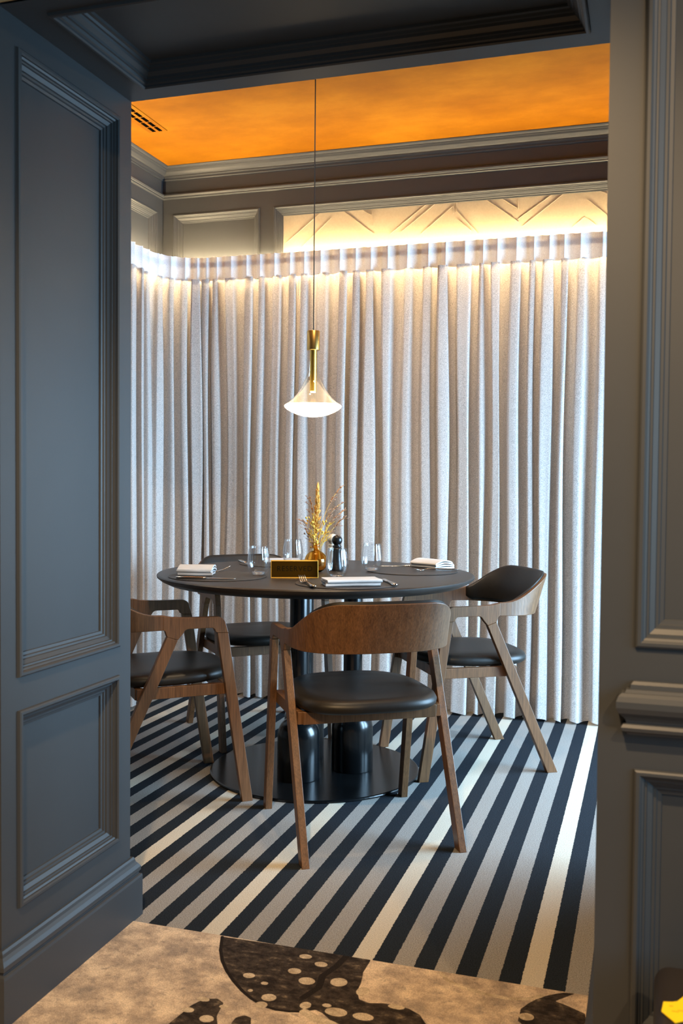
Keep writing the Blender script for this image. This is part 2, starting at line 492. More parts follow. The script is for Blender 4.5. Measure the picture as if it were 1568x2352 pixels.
def front_carpet():
    xs = np.linspace(-1.26, -0.02, 311); ys = np.linspace(1.60, YT, 135)
    X, Y = np.meshgrid(xs, ys)
    dark = np.maximum.reduce([soft(sdf(X, Y, p)) for p in (BIG, B2, B3, B4)])
    lt = np.zeros(X.shape)
    for cx, cy, rx, ry in SPOTS:
        rx, ry = rx * 0.86, ry * 0.80
        q = np.hypot((X - cx) / rx, (Y - cy) / ry)
        lt = np.maximum(lt, soft((1 - q) * min(rx, ry), 0.004))
    lt = np.maximum(lt, soft(0.006 - seg_dist(X, Y, ARC1), 0.005))
    lt = np.maximum(lt, soft(0.011 - seg_dist(X, Y, ARC2), 0.005))
    ln = soft(0.004 - seg_dist(X, Y, RIM), 0.004)
    ln = np.maximum(ln, soft(0.008 - seg_dist(X, Y, VEIN), 0.006))
    nx, ny = len(xs), len(ys)
    verts = [(float(X[j, i]), float(Y[j, i]), 0.002) for j in range(ny) for i in range(nx)]
    faces = [(j * nx + i, j * nx + i + 1, (j + 1) * nx + i + 1, (j + 1) * nx + i) for j in range(ny - 1) for i in range(nx - 1)]
    cols = [(float(dark[j, i]), float(lt[j, i]), float(ln[j, i]), 1.0) for j in range(ny) for i in range(nx)]
    def quad(x0, x1, y0, y1, z=0.002):
        k = len(verts)
        verts.extend([(x0, y0, z), (x1, y0, z), (x1, y1, z), (x0, y1, z)]); cols.extend([(0, 0, 0, 1)] * 4)
        faces.append((k, k + 1, k + 2, k + 3))
    quad(-3.2, -1.26, -3.2, 1.60); quad(-1.26, -0.02, -3.2, 1.60); quad(-0.02, 2.8, -3.2, 1.60); quad(-3.2, -1.26, 1.60, 1.7); quad(-0.02, 2.8, 1.60, 1.7)
    k = len(verts)
    verts.extend([(-1.26, YT, 0.002), (-0.02, YT, 0.002), (-0.02, YT, -0.05), (-1.26, YT, -0.05)]); cols.extend([(0, 0, 0, 1)] * 4); faces.append((k, k + 1, k + 2, k + 3))
    quad(-3.2, 2.8, -3.2, YT, -0.05)
    me = bpy.data.meshes.new('floor')
    me.from_pydata(verts, [], faces); me.update()
    ca = me.color_attributes.new('motif', 'FLOAT_COLOR', 'POINT')
    ca.data.foreach_set('color', [c for q in cols for c in q])
    me.materials.append(MOTTLED)
    o = bpy.data.objects.new('floor_front', me); COL.objects.link(o); o['kind'] = 'structure'
front_carpet()

# panel moulding profile: (inward from the outer edge, height over the wall face)
PROF = [(0.0, 0.0), (0.001, 0.006), (0.004, 0.008), (0.009, 0.008), (0.012, 0.005), (0.012, 0.001), (0.016, -0.001), (0.0175, -0.005), (0.021, -0.0055),
        (0.022, -0.009), (0.030, -0.0135), (0.0315, -0.017), (0.036, -0.0175), (0.038, -0.021), (0.044, -0.022), (0.045, -0.026)]
FIELD = -0.026

def plane_fn(o, u, v, n):
    o, u, v, n = Vector(o), Vector(u), Vector(v), Vector(n)
    return lambda a, b, h=0.0: o + u * a + v * b + n * h

def panelled_face(bm, P, W, H, rects):
    """flat face of size W x H with rectangular holes; rects in increasing (u or v) order, disjoint"""
    us = sorted({0.0, W, *[r[0] for r in rects], *[r[1] for r in rects]})
    vs_ = sorted({0.0, H, *[r[2] for r in rects], *[r[3] for r in rects]})
    for i in range(len(us) - 1):
        for j in range(len(vs_) - 1):
            cu, cv = (us[i] + us[i + 1]) / 2, (vs_[j] + vs_[j + 1]) / 2
            if any(r[0] < cu < r[1] and r[2] < cv < r[3] for r in rects): continue
            bm.faces.new([bm.verts.new(P(a, b)) for a, b in ((us[i], vs_[j]), (us[i + 1], vs_[j]), (us[i + 1], vs_[j + 1]), (us[i], vs_[j + 1]))])

def moulding(P, r, parent, mat=PAINT, prof=PROF):
    bm = bmesh.new()
    rows = []
    for d, h in prof:
        rows.append([bm.verts.new(P(a, b, h)) for a, b in ((r[0] + d, r[2] + d), (r[1] - d, r[2] + d), (r[1] - d, r[3] - d), (r[0] + d, r[3] - d))])
    for a, b in zip(rows, rows[1:]):
        for k in range(4):
            bm.faces.new((a[k], a[(k + 1) % 4], b[(k + 1) % 4], b[k]))
    return obj('panel_moulding', bm, mat, parent, rec=False)

def field(P, r, parent, mat=PAINT, name='panel_field', d=0.045, h=FIELD):
    bm = bmesh.new()
    bm.faces.new([bm.verts.new(P(a, b, h)) for a, b in ((r[0] + d, r[2] + d), (r[1] - d, r[2] + d), (r[1] - d, r[3] - d), (r[0] + d, r[3] - d))])
    return obj(name, bm, mat, parent, rec=False)

# --- left passage wall (its face looks along +X)
PL = plane_fn((XL, YN, 0), (0, 1, 0), (0, 0, 1), (1, 0, 0))
rectsL = [(0.053, 0.453, 0.215, 0.630), (0.053, 0.453, 0.699, 1.986)]
bm = bmesh.new()
panelled_face(bm, PL, YF - YN, ZC, rectsL)
for y in (YN, YF):
    bm.faces.new([bm.verts.new(p) for p in ((-2.6, y, 0), (XL, y, 0), (XL, y, ZC), (-2.6, y, ZC))])
wl = structure('wall_left', bm, PAINT, rec=False)
for r in rectsL:
    moulding(PL, r, wl); field(PL, r, wl)

# --- right wall: block with a panelled front (facing the camera)
PRF = plane_fn((XR, YN, 0), (1, 0, 0), (0, 0, 1), (0, -1, 0))
rectsR = [(0.058, 1.20, 0.20, 0.647), (0.056, 1.20, 0.846, 1.986)]
bm = bmesh.new()
panelled_face(bm, PRF, 2.8, ZC, rectsR)
bm.faces.new([bm.verts.new(p) for p in ((XR, YN, 0), (XR, YF, 0), (XR, YF, ZC), (XR, YN, ZC))])
bm.faces.new([bm.verts.new(p) for p in ((XR, YF, 0), (0.22, YF, 0), (0.22, YF, ZC), (XR, YF, ZC))])
wr = structure('wall_right', bm, PAINT, rec=False)
for r in rectsR:
    moulding(PRF, r, wr); field(PRF, r, wr)
# chair rail with a mitred return at its left end
RAIL = [(0.0, 0.792), (0.008, 0.792), (0.012, 0.787), (0.013, 0.780), (0.019, 0.780), (0.021, 0.775), (0.026, 0.775), (0.031, 0.770), (0.034, 0.762), (0.034, 0.752),
        (0.030, 0.743), (0.023, 0.736), (0.019, 0.730), (0.018, 0.725), (0.023, 0.724), (0.026, 0.719), (0.024, 0.713), (0.017, 0.710), (0.015, 0.706), (0.0, 0.705)]
bm = bmesh.new()
sweep_path(bm, [(-0.012, YN + 0.001), (-0.012, YN), (2.6, YN)], RAIL, side=1)
structure('trim_1', bm, PAINT)
BASE = [(0.0, 0.152), (0.006, 0.152), (0.009, 0.147), (0.010, 0.140), (0.015, 0.134), (0.020, 0.126), (0.020, 0.117), (0.016, 0.112), (0.016, 0.109), (0.022, 0.106), (0.023, 0.100), (0.023, 0.0)]
bm = bmesh.new()
sweep_path(bm, [(-2.4, YN), (XL, YN), (XL, YF), (-2.4, YF)], BASE, side=1)
structure('baseboard_left', bm, PAINT)
bm = bmesh.new()
sweep_path(bm, [(0.21, YF), (XR, YF), (XR, YN), (2.6, YN)], BASE, side=1)
structure('baseboard_right', bm, PAINT)

# --- passage soffit with a recessed panel
PS = plane_fn((XL, YN, ZS), (1, 0, 0), (0, 1, 0), (0, 0, -1))
rectS = [(-1.168 - XL, -0.133 - XL, 0.055, 0.443)]
bm = bmesh.new()
panelled_face(bm, PS, XR - XL, YF - YN, rectS)
bm.faces.new([bm.verts.new(p) for p in ((XL, YF, ZS), (XR, YF, ZS), (XR, YF, ZC), (XL, YF, ZC))])
so = structure('ceiling_passage', bm, PAINT, rec=False)
PROF_S = [(d, h * 1.6 if h < 0 else h) for d, h in PROF]
moulding(PS, rectS[0], so, prof=PROF_S); field(PS, rectS[0], so, h=FIELD * 1.6)
bm = bmesh.new()
box(bm, XL, XR, YN - 0.002, YN, ZS + 0.004, 3.0)
structure('wall_above_opening', bm, TANWALL)

# --- dining room shell
bm = bmesh.new(); box(bm, -2.6, 1.6, YN + 0.05, 4.9, ZC, ZC + 0.08)
structure('ceiling', bm, ORANGE)
PB = plane_fn((XW, YB, 0), (1, 0, 0), (0, 0, 1), (0, -1, 0))
rectsB = [(0.062, 0.558, 1.0, 2.512), (0.633, 2.85, 1.0, 2.512)]
bm = bmesh.new()
panelled_face(bm, PB, 3.9, ZC, rectsB)
wb = structure('wall_back', bm, PAINT, rec=False)
for i, r in enumerate(rectsB):
    moulding(PB, r, wb)
    if i == 0: field(PB, r, wb)
    else:
        wp = field(PB, r, wb, WALLPAPER, 'wallpaper_panel')
        wp['label'] = 'pale wallpaper panel embossed with diagonal lines'
        LINES = [[-1.497,2.477,-1.352,2.355],[-1.401,2.479,-1.353,2.44],[-1.348,2.486,-1.347,2.391],[-1.076,2.486,-1.243,2.348],[-1.032,2.484,-1.187,2.353],[-0.941,2.451,-1.086,2.337],[-0.94,2.451,-0.939,2.415],[-0.924,2.476,-0.923,2.427],[-0.914,2.418,-0.823,2.319],[-0.918,2.387,-0.855,2.33],[-0.774,2.484,-0.635,2.362],[-0.702,2.476,-0.636,2.423],[-0.626,2.487,-0.625,2.418],[-0.47,2.483,-0.614,2.374],[-0.415,2.483,-0.588,2.342],[-0.249,2.486,-0.216,2.454],[-0.302,2.431,-0.214,2.353],[-0.317,2.352,-0.367,2.313],[-0.3,2.342,-0.267,2.315],[-1.624,2.482,-1.796,2.339],[-1.565,2.438,-1.711,2.313]]
        bm = bmesh.new()
        for x0, z0, x1, z1 in LINES:
            d = Vector((x1 - x0, 0, z1 - z0)); d = d * 1.08
            d2 = d.normalized(); q = Vector((d2.z, 0, -d2.x)) * 0.002
            a = Vector((x0, YB + 0.026, z0 if z0 < 2.46 else 2.467)); b_ = Vector((x0, YB + 0.026, z0)) + d
            lo = [a + q, a - q, b_ - q, b_ + q]
            hexa(bm, lo, [p + Vector((0, -0.0026, 0)) for p in lo])
        o = obj('embossed_line', bm, WALLPAPER, wp)
PLW = plane_fn((XW, 2.10, 0), (0, 1, 0), (0, 0, 1), (1, 0, 0))
rectsW = [(1.55, 2.514, 1.0, 2.517)]
bm = bmesh.new()
panelled_face(bm, PLW, YB - 2.10, ZC, rectsW)
wl2 = structure('wall_left_dining', bm, PAINT, rec=False)
for r in rectsW: moulding(PLW, r, wl2); field(PLW, r, wl2)
# crown moulding and picture rail run round the corner
CROWN = [(0.0, -0.060), (0.006, -0.060), (0.009, -0.055), (0.009, -0.050), (0.014, -0.048), (0.017, -0.042), (0.017, -0.038), (0.026, -0.034), (0.036, -0.024), (0.040, -0.016),
         (0.046, -0.016), (0.048, -0.011), (0.056, -0.008), (0.060, -0.003), (0.060, 0.0)]
CROWN = [(p, z * 1.05) for p, z in CROWN]
bm = bmesh.new(); sweep_path(bm, [(XW, 2.16), (XW, YB), (1.5, YB)], CROWN, side=1, z0=ZC)
structure('trim_2', bm, PAINT)
PIC = [(0.0, 2.622), (0.010, 2.622), (0.016, 2.618), (0.018, 2.611), (0.014, 2.604), (0.010, 2.602), (0.010, 2.597), (0.004, 2.594), (0.0, 2.592)]
bm = bmesh.new(); sweep_path(bm, [(XW, 2.16), (XW, YB), (1.5, YB)], PIC, side=1)
structure('trim_3', bm, PAINT)
bm = bmesh.new(); sweep_path(bm, [(XW, 2.16), (XW, YB), (1.5, YB)], BASE, side=1)
structure('baseboard_back', bm, PAINT)
# right side of the dining room: an unseen jog added to bound the window light, then the window wall
bm = bmesh.new()
box(bm, 0.22, 1.40, YF, 2.95, 0, ZC)
structure('jog_light_block', bm, PAINT)
bm = bmesh.new()
box(bm, 1.40, 1.48, 2.95, 4.9, 0, 0.12); box(bm, 1.40, 1.48, 2.95, 4.9, 2.15, ZC)
box(bm, 1.40, 1.48, 4.58, 4.9, 0.12, 2.15)
structure('wall_window_side', bm, PAINT)
bm = bmesh.new()
for y in (2.97, 3.77, 4.56): box(bm, 1.41, 1.46, y - 0.02, y + 0.02, 0.12, 2.15)
for z in (0.14, 2.13): box(bm, 1.41, 1.46, 2.95, 4.58, z - 0.02, z + 0.02)
structure('window_1', bm, PAINT)

# --- front room shell (behind the camera)
bm = bmesh.new(); box(bm, -3.3, 2.9, -3.3, YN - 0.002, 2.80, 2.88)
structure('ceiling_front', bm, simple('white_ceiling', (0.55, 0.48, 0.40), 0.7))
bm = bmesh.new()
box(bm, -3.3, 2.9, -3.3, -3.2, 0, 2.8)
structure('wall_front_far', bm, NEARWALL)
bm = bmesh.new(); box(bm, -3.3, -3.2, -3.2, YN, 0, 2.8)
structure('wall_front_left', bm, NEARWALL)
bm = bmesh.new()
box(bm, 2.70, 2.74, -3.2, -1.45, 0, 2.8); box(bm, 2.70, 2.74, 1.05, YN, 0, 2.8); box(bm, 2.70, 2.74, -1.45, 1.05, 0, 0.6); box(bm, 2.70, 2.74, -1.45, 1.05, 2.4, 2.8)
structure('wall_front_right', bm, NEARWALL)

# ------------------------------------------------------------------ ceiling vent
def vent():
    t = empty('ceiling_vent', (-2.236, 4.0, ZC), 0, 'slim two-slot air vent set in the ochre ceiling above the corner', 'vent')
    bm = bmesh.new()
    box(bm, -0.055, 0.040, -0.75, 0.155, -0.004, 0.0)
    obj('frame', bm, ORANGE, t, bevel=0.001)
    for sx in (0.012, -0.022):
        bm = bmesh.new()
        for k in range(14):
            y1 = 0.140 - k * 0.062
            box(bm, sx - 0.008, sx + 0.008, y1 - 0.050, y1, -0.0062, -0.0042)
        obj('slot_row', bm, GRILLE, t)
vent()

# ------------------------------------------------------------------ curtain
random.seed(7)
def curtain_path():
    pts = []
    y = 2.30
    while y < 4.33: pts.append((-2.385, y, 1.0, 0.0)); y += 0.006
    R = 0.215
    c = (-2.385 + R, 4.335)
    n = int(R * PI / 2 / 0.006)
    for k in range(n):
        a = PI - (PI / 2) * k / n
        pts.append((c[0] + R * math.cos(a), c[1] + R * math.sin(a), -math.cos(a), -math.sin(a)))
    x = c[0]
    while x < 0.45: pts.append((x, c[1] + R, 0.0, -1.0)); x += 0.006
    return pts
CP = curtain_path()
NS = len(CP)
SL = 0.006
def pleat_phase():
    total = NS * SL
    s = -0.2; ks = []
    k = 0
    while s < total + 0.3:
        ks.append(s); s += 0.080 * random.uniform(0.60, 1.45); k += 1
    amp = [random.uniform(0.55, 1.35) for _ in ks]
    global KF
    KF = [random.choice((0.25, 0.4, 1.2, 1.5, 1.7)) for _ in ks]
    drift = [random.uniform(-1, 1) for _ in ks]
    skew = [random.uniform(-0.7, 0.7) for _ in ks]
    return ks, amp, drift, skew
KS, KA, KD, KSK = pleat_phase()
def interp_k(s):
    lo = 0
    for i in range(len(KS) - 1):
        if KS[i] <= s < KS[i + 1]:
            f = (s - KS[i]) / (KS[i + 1] - KS[i]); return i, f
    return len(KS) - 2, 0.999
KIF = [interp_k(i * SL) for i in range(NS)]
def curtain_point(i, z, ztop, zhead, out=0.0):
    i0, f = KIF[i]
    sm = f * f * (3 - 2 * f)
    amp = KA[i0] * (1 - sm) + KA[i0 + 1] * sm
    dr = KD[i0] * (1 - sm) + KD[i0 + 1] * sm
    sk = KSK[i0] * (1 - sm) + KSK[i0 + 1] * sm
    x, y, nx, ny = CP[i]
    tx, ty = -ny, nx
    ph = 2 * PI * f
    if z >= zhead:      # stiff heading: crisp scallops
        tt = (ztop - z) / (ztop - zhead)
        d = 0.020 * (0.35 + 0.65 * amp) * (1.0 - abs(2 * f - 1) ** 1.3 * 2.0)
        lat = 0.010 * math.sin(ph) * 0.8
    else:
        q = (zhead - z)
        pinch = 1 - 0.55 * math.exp(-((q - 0.02) / 0.035) ** 2)
        grow = 1 - math.exp(-q / 0.30)
        fade = KF[i0] * (1 - sm) + KF[i0 + 1] * sm
        g2 = 1 - math.exp(-(q / 0.9) ** 2)
        amp = amp * (1 - g2 + g2 * fade)
        fw = f ** (2 ** (sk * grow)) if f > 0 else 0.0
        ph2 = 2 * PI * fw + 0.6 * dr * math.sin(1.6 * q + 2.5 * dr) * grow
        wv = math.cos(ph2) * -1.0 - 0.26 * math.cos(2 * ph2 + sk * 1.6) * grow
        d = (0.018 + 0.015 * grow * amp) * wv * pinch
        d += 0.004 * math.sin(41 * q + 7 * i0) * math.exp(-q / 0.10) * math.sin(3 * ph)
        d += 0.010 * dr * grow * math.sin(2.1 * q)
        lat = 0.012 * math.sin(2 * ph2) * (0.2 + 0.8 * grow) * amp + 0.004 * math.sin(ph2 + 0.6)
        lat += 0.006 * math.sin(3.0 * q + 3 * dr) * grow
    d += out
    sc = 0.002 * math.cos(ph) if z >= zhead else 0
    return (x + nx * d + tx * lat, y + ny * d + ty * lat, z + (0.010 * (abs(2 * f - 1) ** 3) if z >= ztop - 1e-6 else 0))

ZTOP, ZHEAD = 2.238, 2.128
def curtain():
    t = empty('curtain', (-1.2, 4.55, 0), 0, 'long pleated off-white curtain hung round the corner of the dining room', 'curtain')
    zs = [ZHEAD - 0.0005]
    z = ZHEAD - 0.006
    while z > 1.9: zs.append(z); z -= 0.010
    while z > 0.03: zs.append(z); z -= 0.045
    zs.append(0.014)
    for nm, rows, mt, out in (('drape', zs, CURTAIN, 0.0), ('heading', [ZTOP, ZTOP - 0.03, ZTOP - 0.075, ZHEAD - 0.004], HEADING, 0.004)):
        verts, faces = [], []
        for z in rows:
            for i in range(NS):
                zz = z if nm == 'drape' else max(z, ZHEAD)
                p = curtain_point(i, zz, ZTOP, ZHEAD if nm == 'heading' else ZHEAD + 1, out)
                p = (p[0], p[1], p[2] + (z - zz))
                if nm == 'drape' and z == 0.014:
                    i0, f = KIF[i]; p = (p[0], p[1], 0.012 + 0.006 * math.sin(2 * PI * f))
                verts.append((p[0] + 1.2, p[1] - 4.55, p[2]))
        for r in range(len(rows) - 1):
            for i in range(NS - 1):
                a = r * NS + i
                faces.append((a, a + 1, a + NS + 1, a + NS))
        me = bpy.data.meshes.new(nm); me.from_pydata(verts, [], faces); me.update()
        me.polygons.foreach_set('use_smooth', [True] * len(me.polygons))
        me.materials.append(mt)
        o = bpy.data.objects.new(nm, me); COL.objects.link(o); o.parent = t
        if nm == 'heading': o['label'] = 'stiff white pleated heading band'
curtain()

# curtain track on wall brackets, and the warm LED strip behind the curtain top
def track():
    t = empty('curtain_track', (-1.2, 4.60, 2.215), 0, 'dark curtain track on small brackets behind the curtain heading', 'curtain track')
    bm = bmesh.new()
    pts = [(-2.43, 2.4), (-2.43, 4.34)] + [(-2.17 - 0.26 * math.cos(a), 4.34 + 0.255 * math.sin(a)) for a in [k * PI / 16 for k in range(1, 8)]] + [(-2.17, 4.595), (0.45, 4.595)]
    tube(bm, [(x + 1.2, y - 4.60, 0.0) for x, y in pts], 0.008, 8)
    obj('rail', bm, TRACKM, t)
    for x in (-1.925, -1.2, -0.60, -0.34):
        bm = bmesh.new()
        box(bm, x + 1.2 - 0.012, x + 1.2 + 0.012, -0.012, 0.084, 0.004, 0.009)
        box(bm, x + 1.2 - 0.010, x + 1.2 + 0.010, -0.018, 0.004, 0.0, 0.034)
        obj('bracket', bm, TRACKM, t, bevel=0.002)
track()
bm = bmesh.new()
LEDP = [(-2.468, 2.5), (-2.468, 4.45), (-2.36, 4.648), (0.6, 4.648)]
box(bm, -2.44, 0.9, 4.653, 4.663, 2.226, 2.236)
box(bm, -2.483, -2.473, 2.4, 4.62, 2.226, 2.236)
led = obj('led_strip', bm, LED)
prop(led, 'glowing warm light strip along the wall behind the curtain top', 'light strip')


# ------------------------------------------------------------------ table
TX, TY, TZ = -1.21, 3.497, 0.76
def table():
    t = empty('dining_table', (TX, TY, 0), 0, 'round black table on a triple-column pedestal with disc base, laid for four', 'table')
    bm = bmesh.new()
    lathe(bm, [(0, TZ), (0.590, TZ), (0.597, TZ - 0.0015), (0.600, TZ - 0.005), (0.599, TZ - 0.011), (0.585, TZ - 0.022), (0.560, TZ - 0.034), (0.50, TZ - 0.036), (0, TZ - 0.036)], 128)
    o = obj('tabletop', bm, TABLEBLACK, t, smooth=True)
    e = o.modifiers.new('es', 'EDGE_SPLIT'); e.split_angle = math.radians(50)
    bm = bmesh.new()
    lathe(bm, [(0, 0.010), (0.395, 0.010), (0.399, 0.008), (0.400, 0.004), (0.400, 0.0), (0, 0.0)], 128)
    obj('base_plate', bm, METALBLACK, t)
    for a in (-96, 13, 127):
        cx, cy = 0.143 * math.cos(math.radians(a)), 0.143 * math.sin(math.radians(a))
        bm = bmesh.new()
        lathe(bm, [(0.036, 0.20), (0.036, TZ - 0.037)], 32, (cx, cy, 0))
        c = obj('column', bm, METALBLACK, t, smooth=True)
        bm = bmesh.new()
        prof = [(0.079, 0.0105), (0.080, 0.014), (0.0785, 0.165)]
        for k in range(1, 9):
            q = PI / 2 * k / 8
            prof.append((0.0375 + 0.041 * math.cos(q), 0.165 + 0.062 * math.sin(q)))
        lathe(bm, prof, 48, (cx, cy, 0))
        obj('column_sleeve', bm, METALBLACK, c, smooth=True)
    bm = bmesh.new()
    lathe(bm, [(0, TZ - 0.0365), (0.22, TZ - 0.0365), (0.22, TZ - 0.044), (0, TZ - 0.044)], 64)
    obj('support_plate', bm, METALBLACK, t)
table()

# ------------------------------------------------------------------ armchairs
LX = 0.243          # lateral position of legs and arms
BT = 0.023          # thickness of band and legs
def leg_bm(sx, front):
    bm = bmesh.new()
    x0, x1 = sx * LX - BT / 2, sx * LX + BT / 2
    if front:
        top = [(0.147, 0.592), (0.185, 0.590)]; bot = [(0.238, 0.0), (0.276, 0.0)]
    else:
        top = [(-0.026, 0.586), (0.010, 0.574)]; bot = [(-0.287, 0.0), (-0.245, 0.0)]
    hexa(bm, [(x0, bot[0][0], 0), (x1, bot[0][0], 0), (x1, bot[1][0], 0), (x0, bot[1][0], 0)],
         [(x0, top[0][0], top[0][1]), (x1, top[0][0], top[0][1]), (x1, top[1][0], top[1][1]), (x0, top[1][0], top[1][1])])
    return bm

def arc(cx, cy, r, a0, a1, n=6):
    return [(cx + r * math.cos(math.radians(a0 + (a1 - a0) * k / n)), cy + r * math.sin(math.radians(a0 + (a1 - a0) * k / n))) for k in range(n + 1)]

YJ = -0.040         # where the straight arm meets the bent shell
ZB = 0.609
def arm_outline():
    o = [(YJ, 0.658), (-0.010, 0.6515), (0.04, 0.648)]
    o += arc(0.147, 0.6165, 0.030, 90, 12)                       # rounded front corner
    o += [(0.1855, 0.5905), (0.1465, 0.5925)]
    o += arc(0.126, 0.596, 0.0135, 0, 90, 4)                     # inner fillet
    o += arc(0.047, 0.5915, 0.018, 90, 160, 4)                   # fillet before the rear leg
    o += [(0.0105, 0.5745), (-0.0265, 0.5865)]
    o += arc(-0.040, 0.600, 0.009, 0, 90, 3)
    return o
def back_shell():
    bm = bmesh.new()
    for s in (-1, 1):
        prism(bm, arm_outline(), s * LX - BT / 2, s * LX + BT / 2, 'x')
    # plan curve of the bent shell
    pts = []
    N = 48
    A, B = LX, 0.205
    for k in range(N + 1):
        th = PI * k / N
        e = 2 / 2.7
        cx, sy = math.cos(th), math.sin(th)
        pts.append((A * math.copysign(abs(cx) ** e, cx), YJ - B * (abs(sy) ** e)))
    rows = []
    for k, (x, y) in enumerate(pts):
        p0 = pts[max(k - 1, 0)]; p1 = pts[min(k + 1, N)]
        d = Vector((p1[0] - p0[0], p1[1] - p0[1])).normalized()
        nrm = Vector((-d.y, d.x))                        # outward
        if nrm.dot(Vector((x, y - YJ + 0.0001))) < 0: nrm = -nrm
        if k in (0, N): nrm = Vector((math.copysign(1, x), 0))
        q = min(k, N - k) / (N / 2)                      # 0 at the arms, 1 at the back
        rise = min(1.0, q / 0.74); rise = rise * rise * (3 - 2 * rise)
        zt = 0.658 + 0.097 * rise
        zb = ZB - 0.004 * min(1, q * 3)
        row = []
        for off in (BT / 2, -BT / 2):
            th_ = BT if q < 0.05 else max(0.014, BT * (1 - (q - 0.05) * 1.2))
            oo = (BT / 2) if off > 0 else (BT / 2 - th_)
            for z in (zb, 0.5 * (zb + zt), zt):
                lean = 0.30 * (z - ZB) * rise
                row.append(bm.verts.new((x + nrm.x * (oo + lean), y + nrm.y * (oo + lean), z)))
        rows.append(row)
    order = [0, 1, 2, 5, 4, 3]
    for a, b in zip(rows, rows[1:]):
        for i in range(6):
            i0, i1 = order[i], order[(i + 1) % 6]
            bm.faces.new((a[i0], a[i1], b[i1], b[i0]))
    return bm, pts
def back_pad(pts):
    bm = bmesh.new()
    N = len(pts) - 1
    rows = []
    k0 = 3
    for k in range(k0, N - k0 + 1):
        x, y = pts[k]
        p0 = pts[k - 1]; p1 = pts[k + 1]
        d = Vector((p1[0] - p0[0], p1[1] - p0[1])).normalized()
        nrm = Vector((-d.y, d.x))
        if nrm.dot(Vector((x, y - YJ))) < 0: nrm = -nrm
        q = min(k, N - k) / (N / 2)
        rise = min(1.0, q / 0.74); rise = rise * rise * (3 - 2 * rise)
        th_ = max(0.014, BT * (1 - (q - 0.05) * 1.2))
        oo = BT / 2 - th_
        zt = 0.658 + 0.097 * rise + 0.008 * rise; zb = ZB + 0.002
        e = min(1.0, (k - k0 + 0.3) / 2.0, (N - k0 - k + 0.3) / 2.0)
        zb2 = zb + (1 - e) * 0.02
        row = []
        for off, z in ((0.0, zb2), (-0.007 * e, zb2 + 0.002), (-0.012 * e, zb2 + 0.012), (-0.014 * e, 0.5 * (zb2 + zt)), (-0.012 * e, zt - 0.010), (-0.007 * e, zt), (0.0, zt)):
            lean = 0.30 * (z - ZB) * rise
            row.append(bm.verts.new((x + nrm.x * (oo + lean + off), y + nrm.y * (oo + lean + off), z)))
        rows.append(row)
    for a, b in zip(rows, rows[1:]):
        for i in range(7):
            bm.faces.new((a[i], a[(i + 1) % 7], b[(i + 1) % 7], b[i]))
    bm.faces.new(rows[0]); bm.faces.new(rows[-1][::-1])
    return bm
def seat_outline(n=72, g=0.0):
    o = []
    for k in range(n):
        t = 2 * PI * k / n
        c, s = math.cos(t), math.sin(t)
        e = 2 / 2.7 if s > 0 else 2 / 3.3
        hx = 0.226 - 0.006 * max(0, s)
        x = (hx + g) * math.copysign(abs(c) ** e, c)
        y = 0.005 + ((0.235 if s > 0 else 0.215) + g) * math.copysign(abs(s) ** e, s)
        o.append((x, y))
    return o
def make_chair(label):
    t = empty('armchair', (0, 0, 0), 0, label, 'chair', 'black leather armchairs around the table')
    bm, pts = back_shell()
    obj('bent_backrest', bm, WOOD, t, bevel=0.002)
    obj('back_pad', back_pad(pts), LEATHER, t, smooth=True)
    bm = bmesh.new()
    rows = []
    for g, z in ((-0.03, 0.412), (-0.006, 0.415), (0.004, 0.424), (0.006, 0.436), (0.0, 0.448), (-0.014, 0.4555), (-0.05, 0.461), (-0.10, 0.4635), (-0.16, 0.464)):
        rows.append([bm.verts.new((x * 0.985, y, z + 0.012 * max(0, y) * 2 - 0.010 * (1 - min(1, (x / 0.2) ** 2)) * (1 if g < -0.02 and z > 0.44 else 0))) for x, y in seat_outline(72, g)])
    for a, b in zip(rows, rows[1:]):
        for i in range(72): bm.faces.new((a[i], a[(i + 1) % 72], b[(i + 1) % 72], b[i]))
    bm.faces.new(rows[0][::-1]); bm.faces.new(rows[-1])
    obj('seat', bm, LEATHER, t, smooth=True)
    bm = bmesh.new()
    xi = LX - BT / 2 + 0.001
    for s in (-1, 1):
        prism(bm, [(-0.118, 0.376), (0.205, 0.376), (0.198, 0.414), (-0.098, 0.414)], s * (xi - 0.020), s * xi, 'x')
    box(bm, -xi + 0.018, xi - 0.018, -0.125, -0.103, 0.374, 0.412)
    box(bm, -xi + 0.018, xi - 0.018, 0.176, 0.198, 0.376, 0.414)
    for s in (-1, 1):
        prism(bm, [(s * (xi - 0.002), -0.09), (s * (xi - 0.002), -0.122), (s * (xi - 0.07), -0.122)], 0.375, 0.413, 'z')
    obj('seat_frame', bm, WOOD, t, bevel=0.0015)
    for s in (-1, 1):
        obj('leg', leg_bm(s, True), WOOD, t, bevel=0.0015)
    for s in (-1, 1):
        obj('leg', leg_bm(s, False), WOOD, t, bevel=0.0015)
    return t
CH = [((-0.874, 2.956), (-0.554, 0.833), 'wooden armchair in front with its bentwood back turned to the viewer'),
      ((-0.697, 3.827), (-0.8422, -0.5391), 'wooden armchair right of the table seen from its side'),
      ((-1.667, 3.092), (0.7538, 0.6571), 'wooden armchair left of the table half hidden by the panelled wall'),
      ((-1.630, 3.950), (0.6628, -0.7488), 'wooden armchair behind the table with its seat showing under the tabletop')]
first = None
for (cx, cy), Fd, lab in CH:
    if first is None:
        first = make_chair(lab); c = first
    else:
        c = copy_tree(first); c['label'] = lab
    c.location = (cx, cy, 0.0)
    c.rotation_euler = (0, 0, math.atan2(-Fd[0], Fd[1]))

